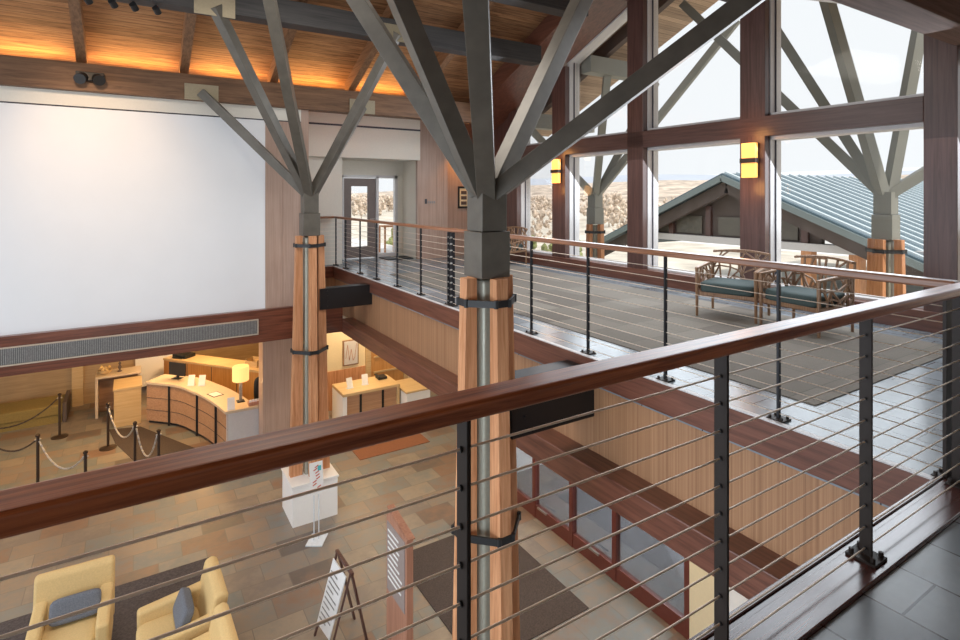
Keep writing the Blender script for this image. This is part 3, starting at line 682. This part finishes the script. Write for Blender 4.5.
# desk 2
t = thing('service_desk', 'wood fronted service desk with pale top under the balcony', 'desk', (4.85, 13.0, G))
obj('desk_top', box(BM(), 4.14, 5.57, 12.6, 13.45, -3.12, -3.05), M['maple'], t, .006)
obj('end_panel', box(BM(), 4.14, 4.24, 12.62, 13.43, G, -3.12), M['white'], t)
obj('end_panel', box(BM(), 5.5, 5.57, 12.62, 13.43, G, -3.12), M['maple'], t)
obj('front_panel', box(BM(), 4.24, 5.5, 12.66, 12.70, G, -3.12), M['deskfront'], t)
for x in (4.56, 5.12): obj('divider', box(BM(), x, x + .05, 12.64, 12.67, G, -3.13), M['black'], t)
t = thing('side_counter', 'low white fronted counter at the right end of the service desk', 'counter', (6.0, 12.4, G))
obj('body', box(BM(), 5.62, 6.25, 12.3, 13.2, G, -3.22), M['white'], t); obj('counter_top', box(BM(), 5.6, 6.27, 12.28, 13.22, -3.22, -3.18), M['maple'], t)
def leaflet(x, y, z, rz, label, strip):
    t = thing('brochure_holder', label, 'brochure holder', (x, y, z), rz, 'brochure holders on the desks')
    b = BM(); box(b, -.08, .08, -.05, .05, 0, .01); obj('foot', b, M['acrylic'], t, world=False)
    pg = obj('leaflet', beam(BM(), (0, -.02, .01), (0, .05, .24), .15, .01, (0, -1, .2)), M['paper'], t, world=False)
    b = BM(); 
    for z_ in ((.06,) if strip else (.05, .09, .13)): beam(b, (-.06, -.014 + z_ * .3, z_), (.06, -.014 + z_ * .3, z_), .006, .018)
    obj('print', b, M['tealink'] if strip else M['grille'], pg, world=False)
leaflet(4.42, 12.95, -3.05, R(12), 'brochure holder with a teal stripe on the service desk under the balcony', 1)
leaflet(4.82, 13.0, -3.05, R(-5), 'brochure holder with printed white sheet, right one on the service desk', 0)
t = thing('telephone', 'black telephone behind the service desk', 'telephone', (5.35, 13.25, -3.05))
obj('body', box(BM(), 5.22, 5.45, 13.1, 13.35, -3.05, -2.99), M['black'], t, .01); obj('handset', box(BM(), 5.2, 5.26, 13.08, 13.37, -2.985, -2.95), M['black'], t, .015)

# ---------------------------------------------------------------- reception lobby
b = BM(); box(b, -9, .1, 18.5, 18.7, G, -1.1); struct('wall_lobby_back', b, M['tanpanel'])
b = BM(); box(b, .0, 3.6, 19.3, 19.5, G, -1.1); box(b, 3.5, 3.6, 15.6, 19.3, G, -1.1); struct('wall_lobby_right', b, M['tanpanel'])
b = BM(); box(b, -9, 3.85, 11.36, 19.5, -1.1, -1.02); struct('ceiling_lobby', b, M['cream'])
b = BM(); beam(b, (.05, 18.45, -2.5), (1.05, 18.45, -2.5), .05, 2.7); struct('wall_lobby_white', b, M['white'])
b = BM(); box(b, -1.4, -1.15, 18.42, 18.5, G, -1.1); struct('trim_31', b, M['maple'])
# curved front desk
arc = [(.25, 16.08), (.87, 15.43), (1.18, 14.75), (1.4, 14.15), (1.57, 13.47), (1.67, 12.94)]
def smooth_arc(p, n=4):
    out = []
    for i in range(len(p) - 1):
        p0 = p[max(i - 1, 0)]; p1 = p[i]; p2 = p[i + 1]; p3 = p[min(i + 2, len(p) - 1)]
        for j in range(n):
            u = j / n
            out.append(tuple(.5 * ((2 * p1[k]) + (-p0[k] + p2[k]) * u + (2 * p0[k] - 5 * p1[k] + 4 * p2[k] - p3[k]) * u * u + (-p0[k] + 3 * p1[k] - 3 * p2[k] + p3[k]) * u ** 3) for k in range(2)))
    out.append(p[-1]); return out
A = smooth_arc(arc)
def offs(P, dd):
    out = []
    for i, p in enumerate(P):
        a = P[max(i - 1, 0)]; c = P[min(i + 1, len(P) - 1)]; tx, ty = c[0] - a[0], c[1] - a[1]; l = math.hypot(tx, ty)
        out.append((p[0] - ty / l * dd, p[1] + tx / l * dd))
    return out
t = thing('reception_desk', 'long curved reception desk with wood front panels in the lobby', 'desk', (1.2, 14.5, G))
outer = offs(A, -.0); inner = offs(A, .62); inner[-1] = (2.47, 13.3)
b = BM(); prism(b, outer + [(2.43, 12.93)] + inner[::-1], -3.11, -3.05); obj('desk_top', b, M['desktop'], t, .006)
f0 = offs(A, .05); f1 = offs(A, .10)
b = BM()
nA = len(A)
for i in range(nA - 1): prism(b, [f0[i], f0[i + 1], f1[i + 1], f1[i]], G + .08, -3.11)
obj('front_panel', b, M['deskfront'], t)
b = BM()
f2 = offs(A, .12); f3 = offs(A, .16)
for i in range(nA - 1): prism(b, [f2[i], f2[i + 1], f3[i + 1], f3[i]], G, G + .08)
obj('kick_board', b, M['black'], t)
for i in (3, 9, 15):
    p = offs(A, .03)[i]; obj('divider', box(BM(), p[0] - .022, p[0] + .022, p[1] - .022, p[1] + .022, G + .02, -3.12), M['black'], t)
obj('end_panel', box(BM(), 1.70, 2.43, 12.95, 13.02, G, -3.11), M['winframe'], t)
for zz in (-3.45, -3.75):
    b = BM()
    for i in range(nA - 1):
        q0 = offs(A, .045); beam(b, (*q0[i], zz), (*q0[i + 1], zz), .01, .008)
    obj('panel_joint', b, M['brown'], t)
# back desk
t = thing('back_counter', 'honey coloured back counter behind the curved reception desk', 'counter', (1.9, 17.2, G))
P0 = Vector((.71, 17.97)); P1_ = Vector((2.85, 15.25)); dr = (P1_ - P0).normalized(); nn = Vector((-dr.y, dr.x))
def q4(a, c, d0, d1): return [tuple(a + nn * d0), tuple(c + nn * d0), tuple(c + nn * d1), tuple(a + nn * d1)]
nn = nn if nn.x > 0 else -nn
b = BM(); prism(b, q4(P0, P1_, 0, .6), -3.06, -3.0); obj('counter_top', b, M['maple'], t, .004)
b = BM(); prism(b, q4(P0, P1_, .03, .57), G, -3.06); obj('body', b, M['deskcase'], t)
b = BM()
for i in range(1, 4):
    c = P0 + (P1_ - P0) * i / 4 + nn * .025; box(b, c.x - .008, c.x + .008, c.y - .008, c.y + .008, G + .05, -3.08)
obj('door_gap', b, M['brown'], t)
c = P0 + dr * .45 + nn * .3
t = thing('printer', 'flat black printer on the honey coloured back counter', 'printer', (c.x, c.y, -3.0), R(-52))
obj('body', box(BM(), -.25, .25, -.17, .17, 0, .1), M['black'], t, .01, False); obj('paper_tray', box(BM(), -.18, .18, -.25, -.17, .02, .04), M['black'], t, .003, False)
c = P0 + dr * 2.95 + nn * .3
t = thing('letter_tray', 'maple wood letter box on the right end of the back counter', 'box', (c.x, c.y, -3.0), R(-52))
b = BM(); box(b, -.2, .2, -.14, -.12, 0, .16); box(b, -.2, .2, .12, .14, 0, .2); box(b, -.2, -.18, -.12, .12, 0, .2); box(b, .18, .2, -.12, .12, 0, .2); box(b, -.18, .18, -.12, .12, 0, .015); obj('tray', b, M['maple'], t, 0, False)
# left counter pieces
t = thing('side_desk', 'tall pale side desk left of the curved reception desk', 'desk', (-.3, 17.5, G))
obj('desk_top', box(BM(), -.82, .18, 17.1, 17.7, -3.1, -3.05), M['desktop'], t, .004)
obj('end_panel', box(BM(), -.82, -.76, 17.12, 17.68, G, -3.1), M['desktop'], t)
obj('back_panel', box(BM(), -.76, .16, 17.6, 17.66, G, -3.1), M['deskfront'], t)
obj('end_panel', box(BM(), .1, .16, 17.12, 17.6, G, -3.1), M['desktop'], t)
t = thing('low_counter', 'low box shaped maple counter between the side desk and reception desk', 'counter', (-.1, 16.3, G))
obj('body', box(BM(), -.4, .17, 16.2, 17.05, G, -3.2), M['maple'], t, .004); obj('counter_top', box(BM(), -.42, .19, 16.18, 17.07, -3.2, -3.15), M['maple'], t, .004)
t = thing('bowl', 'woven bowl with dried flowers on the side desk', 'bowl', (-.62, 17.35, -3.05))
obj('bowl_body', lathe(BM(), [(.06, -3.05), (.14, -3.0), (.17, -2.93), (.15, -2.93), (.05, -3.03)], 20, (-.62, 17.35)), M['maple'], t)
b = BM(); rr = random.Random(6)
for i in range(16):
    a = rr.uniform(0, 6.28); rad = rr.uniform(.02, .14); bmesh.ops.create_icosphere(b, subdivisions=1, radius=.035, matrix=Matrix.Translation((-.62 + rad * math.cos(a), 17.35 + rad * math.sin(a), -2.93 + rr.uniform(0, .06))))
obj('flowers', b, M['yellow'], t)['kind'] = 'stuff'
t = thing('figurine', 'small dark figurine on the side desk next to the woven bowl', 'ornament', (-.3, 17.4, -3.05))
obj('figure', lathe(BM(), [(.05, -3.05), (.05, -3.03), (.02, -3.0), (.045, -2.93), (.02, -2.87), (.035, -2.83), (.01, -2.79)], 16, (-.3, 17.4)), M['brown'], t)
# items on reception desk
t = thing('monitor', 'black computer monitor at the far end of the curved reception desk', 'monitor', (.95, 15.95, -3.05), R(-50))
obj('screen', box(BM(), -.26, .26, -.02, .02, .08, .40), M['black'], t, .006, False); obj('stand', box(BM(), -.03, .03, .0, .03, .0, .1), M['black'], t, 0, False); obj('foot', box(BM(), -.12, .12, -.08, .08, 0, .015), M['black'], t, 0, False)
leaflet(1.2, 15.2, -3.05, R(-25), 'white brochure holder near the monitor, left one on the reception desk', 0)
leaflet(1.42, 15.05, -3.05, R(-25), 'white brochure holder near the monitor, right one on the reception desk', 0)
leaflet(1.80, 13.04, -3.05, R(-5), 'white brochure holder in front of the lit table lamp', 0)
t = thing('clipboard', 'dark edged clipboard lying on the reception desk', 'clipboard', (1.62, 14.2, -3.05), R(-70))
obj('board', box(BM(), -.17, .17, -.12, .12, 0, .008), M['black'], t, 0, False); obj('sheet', box(BM(), -.14, .14, -.10, .10, .008, .011), M['paper'], t, 0, False)
t = thing('table_lamp', 'lit table lamp with amber shade on the curved reception desk', 'lamp', (2.05, 13.42, -3.05))
obj('base', box(BM(), 1.97, 2.13, 13.34, 13.5, -3.05, -3.03), M['blackpost'], t, .004); obj('pole', box(BM(), 2.02, 2.08, 13.39, 13.45, -3.03, -2.55), M['grille'], t)
obj('lamp_shade', lathe(BM(), [(.165, -2.58), (.175, -2.57), (.175, -2.27), (.165, -2.25)], 28, (2.05, 13.42)), M['shade'], t, smooth=False)
lamp('POINT', (2.05, 13.42, -2.62), 6, (1, .6, .25), .06, name='table_lamp_light')
t = thing('office_chair', 'black office chair behind the reception desk by the lamp', 'chair', (2.62, 13.95, G))
obj('backrest', puff(BM(), 2.42, 2.85, 13.9, 14.0, -3.35, -2.72, e=4), M['black'], t); obj('seat', puff(BM(), 2.4, 2.85, 13.95, 14.4, -3.66, -3.54, e=4), M['black'], t)
obj('column', cyl(BM(), (2.62, 14.15, G), (2.62, 14.15, -3.64), .03), M['black'], t)
b = BM()
for i in range(5): a = i * 1.2566; beam(b, (2.62, 14.15, G + .06), (2.62 + .28 * math.cos(a), 14.15 + .28 * math.sin(a), G + .03), .04, .04)
obj('star_base', b, M['black'], t)
t = thing('card_box', 'small pink white card box at the right end of the reception desk', 'box', (2.3, 13.1, -3.05))
obj('tray', box(BM(), 2.15, 2.42, 13.0, 13.15, -3.05, -2.98), M['signwood'], t)
b = BM()
for i in range(4): box(b, 2.17 + i * .06, 2.22 + i * .06, 13.04, 13.06, -2.98, -2.93)
obj('cards', b, M['paper'], t)
# bench, mat
t = thing('lobby_bench', 'long olive upholstered bench against the lobby wall', 'bench', (-2.6, 17.9, G))
obj('cushion', box(BM(), -5.5, -1.5, 17.3, 18.2, G + .2, G + .45), M['olive'], t, .03, seg=3); obj('plinth', box(BM(), -5.5, -1.52, 17.34, 18.2, G, G + .2), M['olive'], t)
obj('end_board', box(BM(), -1.5, -1.42, 17.28, 18.3, G, G + .5), M['brown'], t)
b = BM(); prism(b, [(-.5, 16.15), (.15, 15.95), (1.5, 13.3), (.3, 13.0), (-.35, 15.2)], G, G + .012); o = obj('floor_mat', b, M['mat']); tag(o, 'dark floor mat in front of the curved reception desk', 'mat')
# stanchions
SP = [(-1.47, 16.3), (-.48, 15.0), (-1.58, 13.75), (-.74, 12.4), (.03, 13.45), (.43, 12.75), (-2.75, 15.1)]
SL = ['dark rope stanchion in front of the bench end', 'dark rope stanchion just left of the dark lobby mat', 'dark rope stanchion nearest the left edge above the handrail', 'short looking stanchion whose top peeks over the handrail left of the mat', 'stanchion on the left corner of the dark lobby mat with silver ropes', 'stanchion on the dark lobby mat just above the handrail', 'dark rope stanchion at the left edge of the picture']
b0 = None
for i, ((x, y), lab) in enumerate(zip(SP, SL)):
    if b0 is None:
        b0 = thing('stanchion', lab, 'stanchion', (x, y, G), 0, 'rope stanchions in the lobby')
        obj('pole', cyl(BM(), (x, y, G + .02), (x, y, G + 1.0), .026, 12), M['bronze'], b0)
        obj('base', lathe(BM(), [(.17, G), (.17, G + .012), (.08, G + .035), (.025, G + .05)], 24, (x, y)), M['bronze'], b0)
        obj('cap', lathe(BM(), [(.03, G + .97), (.04, G + .985), (.04, G + 1.01), (.015, G + 1.03)], 12, (x, y)), M['bronze'], b0)
        obj('hook', cyl(BM(), (x - .05, y, G + .92), (x + .05, y, G + .92), .014), M['silver'], b0)
    else: dup(b0, (x, y, G), 0, lab)
def rope(p, q, m, lab, sag=.32):
    b = BM(); P = []; dl = Vector((q[0] - p[0], q[1] - p[1])).normalized() * .05; p = (p[0] + dl.x, p[1] + dl.y); q = (q[0] - dl.x, q[1] - dl.y)
    for i in range(15):
        u = i / 14; P.append((p[0] + (q[0] - p[0]) * u, p[1] + (q[1] - p[1]) * u, G + .9 - sag * 4 * u * (1 - u)))
    tube(b, P, .016, 8); o = obj('rope', b, m, smooth=True); tag(o, lab, 'rope', 'barrier ropes in the lobby')
rope(SP[0], (-3.2, 15.9), M['velvet'], 'dark barrier rope hanging left from the stanchion by the bench', .4)
rope(SP[2], SP[6], M['velvet'], 'dark barrier rope hanging between the two leftmost stanchions')
rope(SP[2], SP[3], M['silver'], 'silver barrier rope just above the handrail at the far left', .36)
rope(SP[1], SP[4], M['silver'], 'silver barrier rope left of the dark lobby mat', .4)
rope(SP[4], SP[5], M['silver'], 'silver barrier rope over the dark lobby mat', .5)

# ---------------------------------------------------------------- outside
b = BM(); box(b, 8.35, 300, -150, 400, GO - .3, GO); struct('ground', b, M['sand'])
b = BM(); box(b, 62, 95, 15, 55, GO, GO + .02); struct('ground_parking', b, M['pale_ground'])
# neighbouring pavilion with a gable roof
X0 = 25
t = thing('pavilion', 'open brown pavilion with blue grey standing seam gable roof beyond the windows', 'building', (X0 + 10, 17, GO))
ap = (17.04, 2.7); le = (26.2, -1.42); ri = (7.9, -1.2)
b = BM()
for e in (le, ri): prismX(b, [ap, e, (e[0], e[1] - .3), (ap[0], ap[1] - .3)], X0, X0 + 30)
obj('roof', b, M['roofmetal'], t)
b = BM(); N = 30
for i in range(N):
    xx = X0 + .3 + i * 29.4 / N; beam(b, (xx, ap[0], ap[1] + .03), (xx, ri[0], ri[1] + .03), .2, .12)
obj('roof_seams', b, M['seam'], t)['kind'] = 'stuff'
b = BM(); prismX(b, [(12.9, -.62), (24.3, -.62), (24.0, -.5), (17.04, 2.3), (12.9, .55)], X0 + 1.2, X0 + 1.5); obj('gable_wall', b, M['brown'], t)
for e in (le, ri):
    obj('bargeboard', beam(BM(), (X0 - .05, ap[0], ap[1] - .25), (X0 - .05, e[0], e[1] - .25), .12, .28, (0, 0, 1)), M['barge'], t)
    obj('rafter_beam', beam(BM(), (X0 + .5, ap[0], ap[1] - .7), (X0 + .5, e[0], e[1] - .75), .3, .6, (0, 0, 1)), M['brown'], t)
for y in (13.4, 15.8, 18.4, 20.8): obj('pilaster', box(BM(), X0 + 1.0, X0 + 1.2, y, y + .3, -.6, 1.6 - abs(y - 17) * .42), M['mahogany_z'], t)
for y in (13.9, 16.4, 19.0, 21.2): obj('window_panel', box(BM(), X0 + 1.1, X0 + 1.2, y, y + 1.6, -.5, .45 if y < 21 else .2), M['steel'], t)
obj('tie_beam', box(BM(), X0 + .9, X0 + 1.5, 8.6, 25.2, -.95, -.6), M['winframe'], t)
for y in (11.2, 13.2, 22.7): obj('timber_post', box(BM(), X0 + .9, X0 + 1.4, y, y + .45, GO, -.95), M['timber'], t)
# cars
cp = [(72, 34), (76, 31), (80, 38), (70, 29.5)]
def car(loc, rz, lab, m):
    t = thing('car', lab, 'car', loc, rz, 'parked cars outside')
    b = BM(); prismX(b, [(-2.2, .3), (2.2, .3), (2.2, .8), (1.2, .95), (-2.1, .95)], -.85, .85); obj('body', b, m, t, .1, False, seg=3)
    b = BM(); prismX(b, [(-1.8, .95), (1.0, .95), (.4, 1.45), (-1.4, 1.45)], -.75, .75); obj('cabin', b, M['gasket'], t, .08, False)
    for x in (-.8, .8):
        for y in (-1.4, 1.4): obj('wheel', cyl(BM(), (x - .1, y, .33), (x + .1, y, .33), .33, 16), M['black'], t, world=False)
for i, (x, y) in enumerate(cp):
    car((x, y, GO + .02), R(20), ['white parked car outside, nearest of the cars', 'dark grey parked car outside behind the white one', 'silver parked car outside, right of the others', 'red brown parked car outside, farthest away'][i], [M['white'], M['grille'], M['winframe'], M['redmat']][i])
# distant land, woods and hills
def terrain(name, x0, x1, hfun, m, n=60, ymin=-300, ymax=900):
    b = BM(); V = []
    for i in range(13):
        x = x0 + (x1 - x0) * i / 12
        V.append([b.verts.new((x, ymin + (ymax - ymin) * j / n, hfun(i / 12, j / n))) for j in range(n + 1)])
    for i in range(12):
        for j in range(n): b.faces.new((V[i][j], V[i + 1][j], V[i + 1][j + 1], V[i][j + 1]))
    o = obj(name, b, m, smooth=True); o['kind'] = 'structure'; return o
M['woods'] = flat('woods', (.55, .46, .38), .95, 0, .55, .09); M['hill'] = flat('hill', (.46, .51, .60), 1, 0, .06, .01); M['farhill'] = flat('farhill', (.66, .71, .78), 1, 0, .04, .005)  # aerial haze painted into these pale land and hill colours
terrain('ground_valley', 120, 900, lambda u, v: GO + u * 34 + 2 * math.sin(v * 30 + u * 7), M['woods'])
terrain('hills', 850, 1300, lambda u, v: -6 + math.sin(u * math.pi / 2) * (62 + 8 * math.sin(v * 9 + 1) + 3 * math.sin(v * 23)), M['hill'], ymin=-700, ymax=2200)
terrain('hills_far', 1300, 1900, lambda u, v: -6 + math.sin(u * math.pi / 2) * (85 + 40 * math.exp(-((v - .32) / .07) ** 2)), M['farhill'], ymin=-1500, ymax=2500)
M['bush'] = flat('bush', (.6, .5, .41), .95, 0, .5, 2); M['bushg'] = flat('bushg', (.30, .33, .14), .95, 0, .4, 2)  # bush is paled with painted haze, bushg keeps its own green
def clump(name, pts, m, lab, cat):
    b = BM(); rr = random.Random(11)
    for (x, y, h) in pts:
        for q in range(34):
            a = rr.uniform(0, 6.28); rad = h * .42 * math.sqrt(rr.random()); z = GO + h * (.15 + .85 * rr.random())
            s = h * .09 * rr.uniform(.6, 1.3)
            bmesh.ops.create_icosphere(b, subdivisions=1, radius=s, matrix=Matrix.Translation((x + rad * math.cos(a), y + rad * math.sin(a), z)) @ Matrix.Diagonal((1, 1, rr.uniform(.6, 1.8), 1)))
        cyl(b, (x, y, GO), (x, y, GO + h * .8), h * .02, 5)
    o = obj(name, b, m); tag(o, lab, cat, kind='stuff')
rr = random.Random(5)
clump('woodland', [(rr.uniform(45, 170), rr.uniform(50, 230), rr.uniform(3.5, 6.5)) for i in range(110)], M['bush'], 'bare brown trees spread over the valley beyond the windows', 'trees')
clump('shrubs', [(rr.uniform(16, 24), rr.uniform(22, 40), rr.uniform(2, 3.9)) for i in range(22)], M['bushg'], 'yellow green shrubs on the slope outside the left windows', 'shrubs')
# closing walls behind the camera (never in frame)
b = BM(); box(b, -9, 8.2, -3.2, -3, G, 4.4); struct('wall_near', b, M['cream'])
